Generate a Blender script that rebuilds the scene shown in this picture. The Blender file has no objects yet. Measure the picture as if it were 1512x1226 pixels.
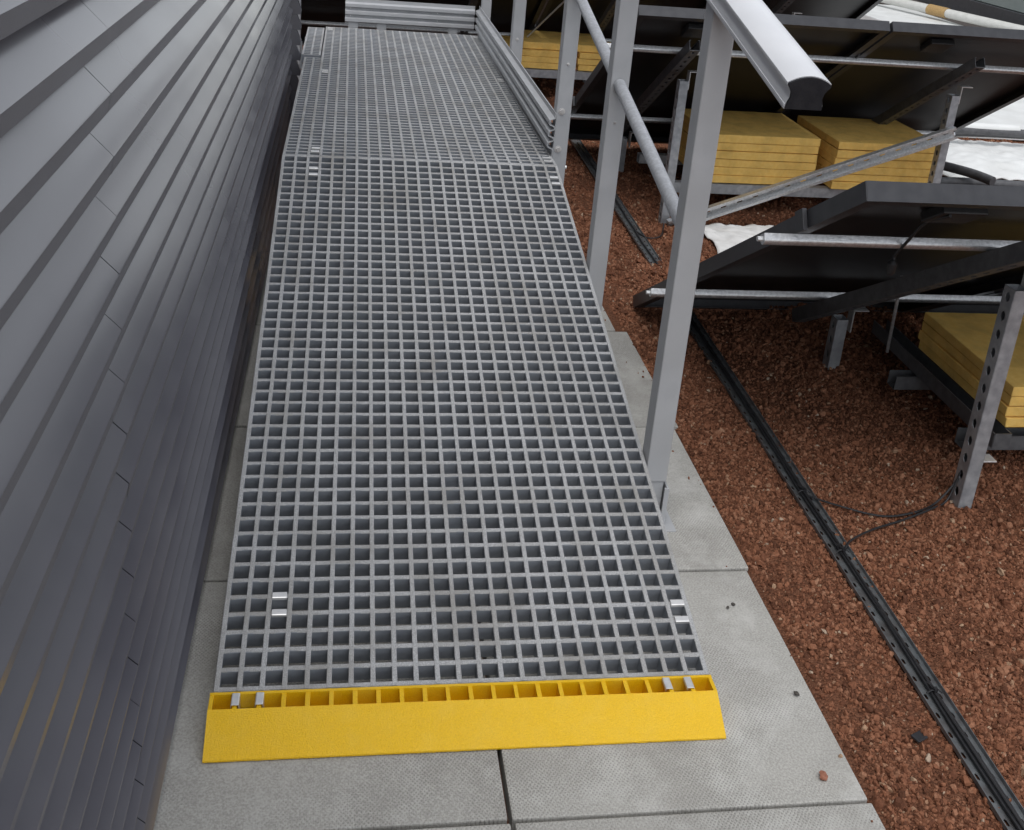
import bpy, bmesh, math, random
import numpy as np
from mathutils import Vector, Matrix, noise as mnoise
random.seed(7); RNG = np.random.default_rng(7)
sc = bpy.context.scene
COL = sc.collection
R = math.radians

# ------------------------------------------------------------------ camera
cam_d = bpy.data.cameras.new('camera'); cam = bpy.data.objects.new('camera', cam_d); COL.objects.link(cam)
cam_d.sensor_fit = 'HORIZONTAL'; cam_d.sensor_width = 36.0
cam_d.lens = 1578.335 / 1512 * 36.0
cam_d.shift_y = -(613 - 350.1) / 1512
cam_d.clip_start = 0.02; cam_d.clip_end = 2000
YAW, PIT, ROL = R(9.581), R(20.0617), R(5.02)
f_ = Vector((math.sin(YAW) * math.cos(PIT), math.cos(YAW) * math.cos(PIT), -math.sin(PIT)))
rt = Vector((math.cos(YAW), -math.sin(YAW), 0)); up = rt.cross(f_)
r2 = math.cos(ROL) * rt + math.sin(ROL) * up
u2 = -math.sin(ROL) * rt + math.cos(ROL) * up
mw = Matrix.Identity(4)
for i in range(3):
    mw[i][0] = r2[i]; mw[i][1] = u2[i]; mw[i][2] = -f_[i]
mw.translation = Vector((-0.2462, -1.4901, 1.4376))
cam.matrix_world = mw
sc.camera = cam

# ------------------------------------------------------------------ sky, sun, exposure
world = bpy.data.worlds.new('World'); sc.world = world; world.use_nodes = True
wn = world.node_tree; wn.nodes.clear()
SUN_EL, SUN_AZ = R(68), R(198)          # azimuth from +Y towards +X
sky = wn.nodes.new('ShaderNodeTexSky'); sky.sky_type = 'NISHITA'; sky.sun_disc = False
sky.sun_elevation = SUN_EL; sky.sun_rotation = SUN_AZ; sky.dust_density = 1.5; sky.air_density = 1.0
hsv = wn.nodes.new('ShaderNodeHueSaturation'); hsv.inputs['Saturation'].default_value = 0.22
bg = wn.nodes.new('ShaderNodeBackground'); bg.inputs['Strength'].default_value = 0.15
wo = wn.nodes.new('ShaderNodeOutputWorld')
wn.links.new(sky.outputs[0], hsv.inputs['Color']); wn.links.new(hsv.outputs[0], bg.inputs['Color'])
wn.links.new(bg.outputs[0], wo.inputs['Surface'])
sun_d = bpy.data.lights.new('sun', 'SUN'); sun_d.energy = 0.7; sun_d.angle = R(40); sun_d.color = (1, .975, .94)
sun = bpy.data.objects.new('sun', sun_d); COL.objects.link(sun)
sdir = Vector((math.sin(SUN_AZ) * math.cos(SUN_EL), math.cos(SUN_AZ) * math.cos(SUN_EL), math.sin(SUN_EL)))
sun.rotation_euler = sdir.to_track_quat('Z', 'Y').to_euler()
sun.location = sdir * 20
vs = sc.view_settings
vs.view_transform = 'Standard'; vs.look = 'None'; vs.gamma = 1.0; vs.use_curve_mapping = False
vs.exposure = 0.62

# ------------------------------------------------------------------ materials
MATS = {}
def pmat(name, c1, c2=None, scale=40, rough=.5, metal=0., bump=0., bscale=200, c3=None, s3=6, f3=.35,
         rough2=None, detail=4, spec=.5, low=.35, high=.65, coat=0., bdist=.002):
    m = bpy.data.materials.new(name); m.use_nodes = True; nt = m.node_tree; N = nt.nodes; L = nt.links
    b = N['Principled BSDF']; b.inputs['Roughness'].default_value = rough; b.inputs['Metallic'].default_value = metal
    b.inputs['Specular IOR Level'].default_value = spec
    if coat: b.inputs['Coat Weight'].default_value = coat; b.inputs['Coat Roughness'].default_value = .15
    g = N.new('ShaderNodeNewGeometry')
    col = None
    if c2 is not None:
        n = N.new('ShaderNodeTexNoise'); n.inputs['Scale'].default_value = scale; n.inputs['Detail'].default_value = detail
        L.new(g.outputs['Position'], n.inputs['Vector'])
        r = N.new('ShaderNodeValToRGB'); r.color_ramp.elements[0].position = low; r.color_ramp.elements[1].position = high
        r.color_ramp.elements[0].color = (*c1, 1); r.color_ramp.elements[1].color = (*c2, 1)
        L.new(n.outputs['Fac'], r.inputs['Fac']); col = r.outputs['Color']
        if rough2 is not None:
            mr = N.new('ShaderNodeMapRange'); mr.inputs['To Min'].default_value = rough; mr.inputs['To Max'].default_value = rough2
            mr.inputs['From Min'].default_value = .3; mr.inputs['From Max'].default_value = .7
            L.new(n.outputs['Fac'], mr.inputs['Value']); L.new(mr.outputs[0], b.inputs['Roughness'])
        if c3 is not None:
            n3 = N.new('ShaderNodeTexNoise'); n3.inputs['Scale'].default_value = s3; n3.inputs['Detail'].default_value = 5
            L.new(g.outputs['Position'], n3.inputs['Vector'])
            mr3 = N.new('ShaderNodeMapRange'); mr3.inputs['From Min'].default_value = .42; mr3.inputs['From Max'].default_value = .7
            mr3.inputs['To Max'].default_value = f3
            L.new(n3.outputs['Fac'], mr3.inputs['Value'])
            mx = N.new('ShaderNodeMix'); mx.data_type = 'RGBA'
            L.new(mr3.outputs[0], mx.inputs[0]); L.new(col, mx.inputs[6]); mx.inputs[7].default_value = (*c3, 1)
            col = mx.outputs[2]
        L.new(col, b.inputs['Base Color'])
    else:
        b.inputs['Base Color'].default_value = (*c1, 1)
    if bump:
        nb = N.new('ShaderNodeTexNoise'); nb.inputs['Scale'].default_value = bscale; nb.inputs['Detail'].default_value = 3
        L.new(g.outputs['Position'], nb.inputs['Vector'])
        bp = N.new('ShaderNodeBump'); bp.inputs['Strength'].default_value = bump; bp.inputs['Distance'].default_value = bdist
        L.new(nb.outputs['Fac'], bp.inputs['Height']); L.new(bp.outputs[0], b.inputs['Normal'])
    MATS[name] = m
    return m

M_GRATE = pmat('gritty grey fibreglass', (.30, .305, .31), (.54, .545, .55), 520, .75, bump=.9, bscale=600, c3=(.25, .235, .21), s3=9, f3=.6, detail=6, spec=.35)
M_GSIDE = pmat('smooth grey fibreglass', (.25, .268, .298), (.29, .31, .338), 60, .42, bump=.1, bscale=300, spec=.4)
M_YEL = pmat('gritty yellow fibreglass', (.78, .462, .0015), (.87, .53, .002), 420, .40, bump=.7, bscale=480, c3=(.84, .60, .10), s3=30, f3=.15, spec=.5, bdist=.003)
M_CLAD = pmat('grey coated sheet', (.096, .095, .113), (.108, .107, .125), 5, .18, metal=.0, bump=0, rough2=.27, spec=1.0, c3=(.13, .129, .143), s3=2.5, f3=.35)
M_CLADBACK = pmat('dark backing', (.02, .02, .022))
M_POST = pmat('light grey fibreglass profile', (.40, .41, .425), (.45, .46, .475), 18, .42, bump=.1, bscale=350, c3=(.33, .335, .34), s3=9, f3=.45, spec=.4)
M_TUBE = pmat('weathered grey tube', (.36, .37, .39), (.46, .475, .50), 130, .40, metal=.15, bump=.15, bscale=400, spec=.4, c3=(.3, .31, .33), s3=30, f3=.5)
M_RAILTOP = pmat('pale grey handrail', (.60, .61, .63), (.64, .65, .67), 10, .36, bump=.04, bscale=300, spec=.45)
M_CAP = pmat('dark rubber cap', (.022, .022, .026), (.030, .030, .034), 60, .75, bump=.2, bscale=250, spec=.15)
M_GALV = pmat('galvanised steel', (.35, .37, .40), (.50, .52, .54), 45, .42, metal=.55, bump=.12, bscale=160, rough2=.55, c3=(.28, .29, .31), s3=12, f3=.5)
M_GALVB = pmat('bright galvanised rail', (.50, .51, .52), (.66, .67, .68), 120, .30, metal=.75, bump=.35, bscale=220, rough2=.42)
M_STEEL = pmat('stainless steel', (.68, .68, .68), (.76, .76, .75), 80, .34, metal=.55, bump=.05, bscale=300)
M_FRAME = pmat('black anodised frame', (.038, .039, .044), (.05, .051, .056), 30, .40, metal=.35, bump=.04, bscale=300)
M_BACK = pmat('black backsheet', (.010, .010, .011), (.014, .014, .015), 12, .42, spec=.35)
M_GLASS = pmat('module front glass', (.008, .009, .014), None, rough=.12)
M_BLACK = pmat('black cable sheath', (.014, .014, .016), (.02, .02, .022), 60, .5)
M_HOSE = pmat('grey black conduit', (.06, .06, .066), (.10, .10, .105), 30, .5, bump=.1, bscale=100)
M_BOARD = pmat('ochre fibre board', (.88, .56, .15), (.92, .615, .19), 70, .9, bump=.6, bscale=420, c3=(.54, .34, .10), s3=16, f3=.5, spec=.15)
M_WHITE = pmat('white fleece', (.66, .66, .65), (.74, .74, .73), 30, .85, bump=.3, bscale=240, c3=(.55, .53, .5), s3=8, f3=.5, spec=.2)
M_WSHEET = pmat('white membrane', (.66, .67, .66), (.72, .73, .72), 9, .55, bump=.12, bscale=90, c3=(.52, .52, .5), s3=4, f3=.5)
M_PIPE = pmat('off white pipe', (.50, .50, .47), (.56, .56, .53), 20, .5)
M_TAPE = pmat('brown tape', (.33, .2, .07), (.40, .26, .1), 60, .5, bump=.5, bscale=120)
M_BROWN = pmat('dark brown roofing', (.06, .05, .045), (.09, .075, .068), 90, .9, bump=.6, bscale=160)
M_GREEN = pmat('grey green sheet', (.17, .2, .19), (.2, .23, .22), 12, .5)
M_GALV_SHADE = pmat('shade darkened galvanised steel', (.11, .113, .12), (.15, .154, .162), 40, .5, metal=.4, bump=.1, bscale=160)  # galvanised steel with the shade under panels and boards put into its colour
M_TRAY = pmat('dark galvanised tray', (.16, .176, .186), (.225, .24, .25), 60, .45, metal=.5, bump=.15, bscale=200, c3=(.09, .06, .05), s3=20, f3=.55)
M_SEDUM = pmat('sedum green', (.05, .09, .02), (.12, .16, .05), 30, .8)

# concrete slab: speckled, stained, fine diagonal weave on top
def slab_mat():
    m = bpy.data.materials.new('concrete paving'); m.use_nodes = True; nt = m.node_tree; N = nt.nodes; L = nt.links
    b = N['Principled BSDF']; b.inputs['Roughness'].default_value = .85; b.inputs['Specular IOR Level'].default_value = .3
    g = N.new('ShaderNodeNewGeometry')
    def noise(s, d=5, r=.55):
        n = N.new('ShaderNodeTexNoise'); n.inputs['Scale'].default_value = s; n.inputs['Detail'].default_value = d
        n.inputs['Roughness'].default_value = r; L.new(g.outputs['Position'], n.inputs['Vector']); return n.outputs['Fac']
    def mixc(fac, a, bcol):
        x = N.new('ShaderNodeMix'); x.data_type = 'RGBA'; L.new(fac, x.inputs[0])
        if isinstance(a, tuple): x.inputs[6].default_value = (*a, 1)
        else: L.new(a, x.inputs[6])
        x.inputs[7].default_value = (*bcol, 1); return x.outputs[2]
    def rng(v, a, b_, t0=0., t1=1.):
        r = N.new('ShaderNodeMapRange'); r.inputs['From Min'].default_value = a; r.inputs['From Max'].default_value = b_
        r.inputs['To Min'].default_value = t0; r.inputs['To Max'].default_value = t1; L.new(v, r.inputs['Value']); return r.outputs[0]
    def wave(rz, ph):
        mp = N.new('ShaderNodeMapping'); mp.inputs['Rotation'].default_value = (0, 0, rz); L.new(g.outputs['Position'], mp.inputs['Vector'])
        w = N.new('ShaderNodeTexWave'); w.inputs['Scale'].default_value = 58; w.inputs['Distortion'].default_value = 3.0
        w.inputs['Detail'].default_value = 2; w.inputs['Detail Scale'].default_value = 1.5; w.inputs['Phase Offset'].default_value = ph
        L.new(mp.outputs[0], w.inputs['Vector']); return w.outputs['Fac']
    w1, w2 = wave(R(38), 0), wave(R(-42), 1.3)
    mul = N.new('ShaderNodeMath'); mul.operation = 'MULTIPLY'; L.new(w1, mul.inputs[0]); L.new(w2, mul.inputs[1])
    fade = rng(noise(3.3, 4), .36, .6)
    mul2 = N.new('ShaderNodeMath'); mul2.operation = 'MULTIPLY'; L.new(mul.outputs[0], mul2.inputs[0]); L.new(fade, mul2.inputs[1])
    c = mixc(rng(noise(260, 3), .35, .65), (.33, .322, .298), (.46, .451, .422))
    c = mixc(rng(noise(4.0, 6), .50, .72, 0, .55), c, (.25, .24, .22))
    c = mixc(rng(noise(6, 7, .68), .5, .68, 0, .75), c, (.55, .545, .52))
    c = mixc(rng(mul2.outputs[0], .2, .7, 0, .6), c, (.20, .195, .185))
    v = N.new('ShaderNodeTexVoronoi'); v.inputs['Scale'].default_value = 34; L.new(g.outputs['Position'], v.inputs['Vector'])
    sp = rng(v.outputs['Distance'], .055, .035)
    nn = rng(noise(7, 2), .58, .64)
    ml = N.new('ShaderNodeMath'); ml.operation = 'MULTIPLY'; L.new(sp, ml.inputs[0]); L.new(nn, ml.inputs[1])
    c = mixc(ml.outputs[0], c, (.05, .045, .04))
    oi = N.new('ShaderNodeObjectInfo'); tone = rng(oi.outputs['Random'], 0, 1, .88, 1.08)
    tm = N.new('ShaderNodeMix'); tm.data_type = 'RGBA'; tm.blend_type = 'MULTIPLY'; tm.inputs[0].default_value = 1
    L.new(c, tm.inputs[6]); L.new(tone, tm.inputs[7]); c = tm.outputs[2]
    L.new(c, b.inputs['Base Color'])
    add = N.new('ShaderNodeMath'); add.operation = 'SUBTRACT'
    L.new(noise(380, 3), add.inputs[0]); L.new(mul2.outputs[0], add.inputs[1])
    bp = N.new('ShaderNodeBump'); bp.inputs['Strength'].default_value = .55; bp.inputs['Distance'].default_value = .0015
    L.new(add.outputs[0], bp.inputs['Height']); L.new(bp.outputs[0], b.inputs['Normal'])
    return m
M_SLAB = slab_mat()

def soil_mat():
    m = bpy.data.materials.new('red brown gravel bed'); m.use_nodes = True; nt = m.node_tree; N = nt.nodes; L = nt.links
    b = N['Principled BSDF']; b.inputs['Roughness'].default_value = .95; b.inputs['Specular IOR Level'].default_value = .15
    g = N.new('ShaderNodeNewGeometry')
    v = N.new('ShaderNodeTexVoronoi'); v.inputs['Scale'].default_value = 190; L.new(g.outputs['Position'], v.inputs['Vector'])
    r = N.new('ShaderNodeValToRGB'); r.color_ramp.elements[0].color = (.115, .049, .028, 1); r.color_ramp.elements[1].color = (.205, .092, .053, 1)
    sep = N.new('ShaderNodeSeparateColor'); L.new(v.outputs['Color'], sep.inputs[0]); L.new(sep.outputs[0], r.inputs[0])
    L.new(r.outputs[0], b.inputs['Base Color'])
    bp = N.new('ShaderNodeBump'); bp.inputs['Strength'].default_value = 1; bp.inputs['Distance'].default_value = .006; bp.invert = True
    L.new(v.outputs['Distance'], bp.inputs['Height']); L.new(bp.outputs[0], b.inputs['Normal'])
    return m
M_SOIL = soil_mat()

def stone_mat():
    m = bpy.data.materials.new('lava gravel'); m.use_nodes = True; nt = m.node_tree; N = nt.nodes; L = nt.links
    b = N['Principled BSDF']; b.inputs['Roughness'].default_value = .9; b.inputs['Specular IOR Level'].default_value = .2
    oi = N.new('ShaderNodeObjectInfo')
    r = N.new('ShaderNodeValToRGB'); e = r.color_ramp.elements
    e[0].position = 0; e[0].color = (.088, .036, .020, 1)
    e[1].position = 1; e[1].color = (.48, .38, .29, 1)
    for p_, c_ in ((.18, (.155, .063, .035)), (.45, (.21, .088, .048)), (.70, (.26, .112, .062)), (.86, (.285, .134, .078)), (.965, (.31, .155, .093)), (.99, (.38, .25, .16))):
        q = e.new(p_); q.color = (*c_, 1)
    L.new(oi.outputs['Random'], r.inputs[0])
    g = N.new('ShaderNodeNewGeometry'); n = N.new('ShaderNodeTexNoise'); n.inputs['Scale'].default_value = 260; L.new(g.outputs['Position'], n.inputs['Vector'])
    mx = N.new('ShaderNodeMix'); mx.data_type = 'RGBA'; mx.blend_type = 'MULTIPLY'; mx.inputs[0].default_value = .55
    L.new(r.outputs[0], mx.inputs[6]); L.new(n.outputs['Color'], mx.inputs[7])
    gm = N.new('ShaderNodeMix'); gm.data_type = 'RGBA'; gm.blend_type = 'MULTIPLY'; gm.inputs[0].default_value = .6
    rr = N.new('ShaderNodeMapRange'); rr.inputs['From Min'].default_value = .3; rr.inputs['From Max'].default_value = .7; rr.inputs['To Min'].default_value = .65; rr.inputs['To Max'].default_value = 1.25
    L.new(n.outputs['Fac'], rr.inputs['Value'])
    L.new(r.outputs[0], gm.inputs[6]); L.new(rr.outputs[0], gm.inputs[7])
    L.new(gm.outputs[2], b.inputs['Base Color'])
    bp = N.new('ShaderNodeBump'); bp.inputs['Strength'].default_value = .6; bp.inputs['Distance'].default_value = .001
    L.new(n.outputs['Fac'], bp.inputs['Height']); L.new(bp.outputs[0], b.inputs['Normal'])
    return m
M_STONE = stone_mat()

# ------------------------------------------------------------------ mesh helpers
class MB:
    def __init__(s): s.v = []; s.f = []
    def add(s, vs_, fs):
        o = len(s.v); s.v += [tuple(a) for a in vs_]; s.f += [tuple(i + o for i in f) for f in fs]; return s
    def box(s, a, b):
        (x0, y0, z0), (x1, y1, z1) = a, b
        return s.add([(x0, y0, z0), (x1, y0, z0), (x1, y1, z0), (x0, y1, z0), (x0, y0, z1), (x1, y0, z1), (x1, y1, z1), (x0, y1, z1)],
                     [(0, 3, 2, 1), (4, 5, 6, 7), (0, 1, 5, 4), (1, 2, 6, 5), (2, 3, 7, 6), (3, 0, 4, 7)])
    def obox(s, c, ax, ay, az, hx, hy, hz):
        c = Vector(c); ax = Vector(ax); ay = Vector(ay); az = Vector(az)
        vs_ = [c + ax * (hx * i) + ay * (hy * j) + az * (hz * k) for k in (-1, 1) for i, j in ((-1, -1), (1, -1), (1, 1), (-1, 1))]
        return s.add(vs_, [(0, 3, 2, 1), (4, 5, 6, 7), (0, 1, 5, 4), (1, 2, 6, 5), (2, 3, 7, 6), (3, 0, 4, 7)])
    def prism(s, prof, a, b, U, V, n=1, caps=True, wob=None):
        """closed profile of (u,v) swept from a to b; U, V are the profile axes"""
        a = Vector(a); b = Vector(b); U = Vector(U); V = Vector(V); k = len(prof); vs_ = []; fs = []
        for i in range(n + 1):
            t = i / n; o = a.lerp(b, t)
            for j, (u, v) in enumerate(prof):
                d = wob(t, j) if wob else (0, 0)
                vs_.append(o + U * (u + d[0]) + V * (v + d[1]))
        for i in range(n):
            for j in range(k):
                j2 = (j + 1) % k; fs.append((i * k + j, i * k + j2, (i + 1) * k + j2, (i + 1) * k + j))
        if caps: fs.append(tuple(reversed(range(k)))); fs.append(tuple(n * k + j for j in range(k)))
        return s.add(vs_, fs)
    def sheet(s, prof, a, b, U, V, n=1, wob=None):
        """open profile swept"""
        a = Vector(a); b = Vector(b); U = Vector(U); V = Vector(V); k = len(prof); vs_ = []; fs = []
        for i in range(n + 1):
            t = i / n; o = a.lerp(b, t)
            for j, (u, v) in enumerate(prof):
                d = wob(t, j) if wob else (0, 0)
                vs_.append(o + U * (u + d[0]) + V * (v + d[1]))
        for i in range(n):
            for j in range(k - 1): fs.append((i * k + j, i * k + j + 1, (i + 1) * k + j + 1, (i + 1) * k + j))
        return s.add(vs_, fs)
    def tube(s, pts, r, n=10, caps=True):
        pts = [Vector(q) for q in pts]; vs_ = []; fs = []
        prev = None
        for i, q in enumerate(pts):
            d = (pts[min(i + 1, len(pts) - 1)] - pts[max(i - 1, 0)]).normalized()
            if prev is None:
                a = d.orthogonal().normalized()
            else:
                a = (prev - d * prev.dot(d)).normalized()
            prev = a; b = d.cross(a)
            rr = r[i] if isinstance(r, (list, tuple)) else r
            for j in range(n):
                t = 2 * math.pi * j / n; vs_.append(q + (a * math.cos(t) + b * math.sin(t)) * rr)
        for i in range(len(pts) - 1):
            for j in range(n):
                j2 = (j + 1) % n; fs.append((i * n + j, i * n + j2, (i + 1) * n + j2, (i + 1) * n + j))
        if caps: fs.append(tuple(reversed(range(n)))); fs.append(tuple((len(pts) - 1) * n + j for j in range(n)))
        return s.add(vs_, fs)
    def perf(s, O, U, V, L_, W, pitch=.05, hl=.022, hw=.011, off=.5):
        """strip of length L_ along U and width W along V with a row of long holes"""
        O = Vector(O); U = Vector(U).normalized(); V = Vector(V).normalized()
        n = max(1, int(L_ / pitch)); pitch = L_ / n; c = hw * .45
        for i in range(n):
            x0, x1 = i * pitch, (i + 1) * pitch; xm = (x0 + x1) / 2; ym = W * off
            o = [(x0, 0), (xm, 0), (x1, 0), (x1, ym), (x1, W), (xm, W), (x0, W), (x0, ym)]
            hx, hy = hl / 2, hw / 2
            h = [(xm - hx + c, ym - hy), (xm + hx - c, ym - hy), (xm + hx, ym - hy + c), (xm + hx, ym + hy - c), (xm + hx - c, ym + hy), (xm - hx + c, ym + hy), (xm - hx, ym + hy - c), (xm - hx, ym - hy + c)]
            vs_ = [O + U * a + V * b for a, b in o + h]
            fs = [(0, 1, 9, 8), (1, 2, 10, 9), (2, 3, 11, 10), (3, 4, 12, 11), (4, 5, 13, 12), (5, 6, 14, 13), (6, 7, 15, 14), (7, 0, 8, 15)]
            s.add(vs_, fs)
        return s
    def strip(s, O, U, V, L_, W):
        O = Vector(O); U = Vector(U).normalized(); V = Vector(V).normalized()
        return s.add([O, O + U * L_, O + U * L_ + V * W, O + V * W], [(0, 1, 2, 3)])
    def mesh(s, name, bevel=0., seg=2, smooth=False, base=(0, 0, 0)):
        me = bpy.data.meshes.new(name)
        b = Vector(base)
        me.from_pydata([tuple(Vector(q) - b) for q in s.v], [], s.f)
        bm = bmesh.new(); bm.from_mesh(me)
        bmesh.ops.recalc_face_normals(bm, faces=bm.faces)
        if bevel:
            es = [e for e in bm.edges if len(e.link_faces) == 2 and e.calc_face_angle(0) > .5]
            bmesh.ops.bevel(bm, geom=es, offset=bevel, segments=seg, affect='EDGES', profile=.6)
        if smooth:
            for f in bm.faces: f.smooth = True
            for e in bm.edges:
                if len(e.link_faces) == 2 and e.calc_face_angle(0) > (.6 if smooth is True else smooth): e.smooth = False
        bm.to_mesh(me); bm.free()
        return me

def link(name, data, mat, parent=None, loc=(0, 0, 0)):
    o = bpy.data.objects.new(name, data); COL.objects.link(o); o.location = loc
    if parent is not None: o.parent = parent
    if data is not None and mat is not None:
        if not data.materials: data.materials.append(mat)
    return o
def part(name, mb, mat, parent, bevel=0., seg=2, smooth=False, solid=0.):
    """build from world-space geometry under parent (unrotated empty)"""
    base = Vector((0, 0, 0)); q = parent
    while q is not None: base += q.location; q = q.parent
    o = link(name, mb.mesh(name, bevel, seg, smooth, base), mat, parent)
    if solid:
        md = o.modifiers.new('thickness', 'SOLIDIFY'); md.thickness = solid; md.offset = 0
    return o
def tag(o, label=None, cat=None, group=None, kind=None):
    if label: o['label'] = label
    if cat: o['category'] = cat
    if group: o['group'] = group
    if kind: o['kind'] = kind
    return o
def thing(name, loc, label=None, cat=None, group=None, kind=None):
    o = bpy.data.objects.new(name, None); COL.objects.link(o); o.location = loc; o.empty_display_size = .1
    return tag(o, label, cat, group, kind)
def solo(name, mb, mat, label=None, cat=None, group=None, kind=None, bevel=0., seg=2, smooth=False, solid=0., base=(0, 0, 0)):
    o = link(name, mb.mesh(name, bevel, seg, smooth, base), mat, None, base)
    if solid:
        md = o.modifiers.new('thickness', 'SOLIDIFY'); md.thickness = solid; md.offset = 0
    return tag(o, label, cat, group, kind)
def nz(x, y, z=0., s=1.): return mnoise.noise(Vector((x * s, y * s, z * s)))
X, Y, Z = Vector((1, 0, 0)), Vector((0, 1, 0)), Vector((0, 0, 1))

P = .038                                    # grating mesh
TH = .2283                                  # ramp slope
H0 = .045
ZP = H0 + 49 * P * math.sin(TH)             # platform level
YB = 49 * P * math.cos(TH)                  # top of the ramp

# ------------------------------------------------------------------ ground and gravel
def bump_g(x, y, cx, cy, sx, sy, h): return h * math.exp(-((x - cx) / sx) ** 2 - ((y - cy) / sy) ** 2)
def gz(x, y):
    z = -.010 + .009 * nz(x, y, .3, 3.1) + .005 * nz(x, y, 2.3, 9)
    k_ = math.exp(-((x - (.882 + .017 * (y + .1))) / .05) ** 2) if y < 4.5 else 0.
    z = z * (1 - k_) - .013 * k_
    z += bump_g(x, y, .95, 2.02, .10, .16, .032) + bump_g(x, y, 1.16, 2.28, .16, .16, .05)
    z += bump_g(x, y, 1.45, 1.75, .35, .12, .03)
    if x < .72 and y < 2.2: z = min(z, -.004) if x > .64 else (-.012 if x > .61 else -.034)
    return z
mb = MB()
xs = np.concatenate([[-900, -300, -80, -20, -6, -2, -.9], np.arange(-.5, 4.6, .05), [5.5, 8, 14, 30, 90, 300, 900]])
ys = np.concatenate([[-900, -300, -80, -20, -6, -2.5, -1.2], np.arange(-.8, 7, .05), [8, 10, 14, 25, 60, 150, 400, 900]])
vs_ = [(x, y, gz(x, y)) for y in ys for x in xs]; nx_ = len(xs)
mb.add(vs_, [(j * nx_ + i, j * nx_ + i + 1, (j + 1) * nx_ + i + 1, (j + 1) * nx_ + i) for j in range(len(ys) - 1) for i in range(nx_ - 1)])
solo('ground', mb, M_SOIL, kind='structure', smooth=True)

def scatter(x0, x1, y0, y1, dens, s0, s1):
    n = int((x1 - x0) * (y1 - y0) * dens)
    xx = RNG.uniform(x0, x1, n); yy = RNG.uniform(y0, y1, n)
    ss = s0 + (s1 - s0) * RNG.random(n) ** 2.6
    dusty = np.array([nz(a, b, 7.7, 5.0) for a, b in zip(xx, yy)]) > .16
    keep = ~(dusty & (RNG.random(n) < .62)) & ~((xx < .662) & (yy < 2.16)) & ~((np.abs(xx - (.882 + .017 * (yy + .1))) < .024) & ((yy < 1.85) | (yy > 2.12)) & (RNG.random(n) > np.clip(.02 + .25 * (-.05 - yy), .02, .15)))
    return xx[keep], yy[keep], ss[keep]
sets = [scatter(.64, 1.75, -.5, 1.3, 66000, .0016, .0064), scatter(.64, 1.75, -.5, 1.3, 2600, .0055, .0115), scatter(.4, 2.6, 1.3, 2.6, 32000, .0022, .0072), scatter(.4, 2.6, 1.3, 2.6, 1800, .007, .014),
        scatter(.4, 3.4, 2.6, 4.2, 13000, .0034, .0095), scatter(-1., 4.4, 4.2, 6.6, 2400, .006, .014)]
spill = (RNG.uniform(.60, .664, 32) , RNG.uniform(-.45, 2.1, 32), .0015 + .0035 * RNG.random(32) ** 2.5)
spill = (np.clip(spill[0] + .03 * RNG.random(32), 0, .668), spill[1], spill[2])
NS = sum(len(a[0]) for a in sets); sets.append(spill)
sx = np.concatenate([a[0] for a in sets]); sy = np.concatenate([a[1] for a in sets]); ss = np.concatenate([a[2] for a in sets])
sz = np.array([gz(a, b) for a, b in zip(sx, sy)]) + ss * RNG.uniform(-.35, .6, len(ss))
sz[NS:] = .001 + ss[NS:] * .45
me = bpy.data.meshes.new('gravel'); me.vertices.add(len(sx))
me.vertices.foreach_set('co', np.c_[sx, sy, sz].astype(np.float32).ravel())
at_ = me.attributes.new('size', 'FLOAT', 'POINT'); at_.data.foreach_set('value', ss.astype(np.float32))
gravel = bpy.data.objects.new('gravel', me); COL.objects.link(gravel)
tag(gravel, 'loose red brown lava gravel covering the roof around the racks', 'gravel', kind='stuff')
ng = bpy.data.node_groups.new('gravel_scatter', 'GeometryNodeTree')
ng.interface.new_socket('Geometry', in_out='INPUT', socket_type='NodeSocketGeometry')
ng.interface.new_socket('Geometry', in_out='OUTPUT', socket_type='NodeSocketGeometry')
gn = ng.nodes; gl = ng.links
gi = gn.new('NodeGroupInput'); go = gn.new('NodeGroupOutput')
join = gn.new('GeometryNodeJoinGeometry')
for k in range(5):
    ico = gn.new('GeometryNodeMeshIcoSphere'); ico.inputs['Radius'].default_value = 1; ico.inputs['Subdivisions'].default_value = 2
    sp = gn.new('GeometryNodeSetPosition')
    pos = gn.new('GeometryNodeInputPosition'); nt_ = gn.new('ShaderNodeTexNoise'); nt_.noise_dimensions = '4D'
    nt_.inputs['W'].default_value = k * 7.3; nt_.inputs['Scale'].default_value = .85; nt_.inputs['Detail'].default_value = .4
    sub = gn.new('ShaderNodeVectorMath'); sub.operation = 'SUBTRACT'; sub.inputs[1].default_value = (.5, .5, .5)
    scl = gn.new('ShaderNodeVectorMath'); scl.operation = 'SCALE'; scl.inputs['Scale'].default_value = 2.1
    gl.new(pos.outputs[0], nt_.inputs['Vector']); gl.new(nt_.outputs['Color'], sub.inputs[0]); gl.new(sub.outputs[0], scl.inputs[0])
    gl.new(ico.outputs['Mesh'], sp.inputs['Geometry']); gl.new(scl.outputs[0], sp.inputs['Offset'])
    tr = gn.new('GeometryNodeTransform'); tr.inputs['Scale'].default_value = (1.0, random.uniform(.65, .95), random.uniform(.5, .8))
    gl.new(sp.outputs[0], tr.inputs['Geometry'])
    ss_ = gn.new('GeometryNodeSetShadeSmooth'); ss_.inputs['Shade Smooth'].default_value = False
    gl.new(tr.outputs[0], ss_.inputs['Geometry'])
    sm = gn.new('GeometryNodeSetMaterial'); sm.inputs['Material'].default_value = M_STONE
    gl.new(ss_.outputs[0], sm.inputs['Geometry'])
    g2 = gn.new('GeometryNodeGeometryToInstance'); gl.new(sm.outputs[0], g2.inputs[0]); gl.new(g2.outputs[0], join.inputs[0])
iop = gn.new('GeometryNodeInstanceOnPoints'); iop.inputs['Pick Instance'].default_value = True
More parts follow.
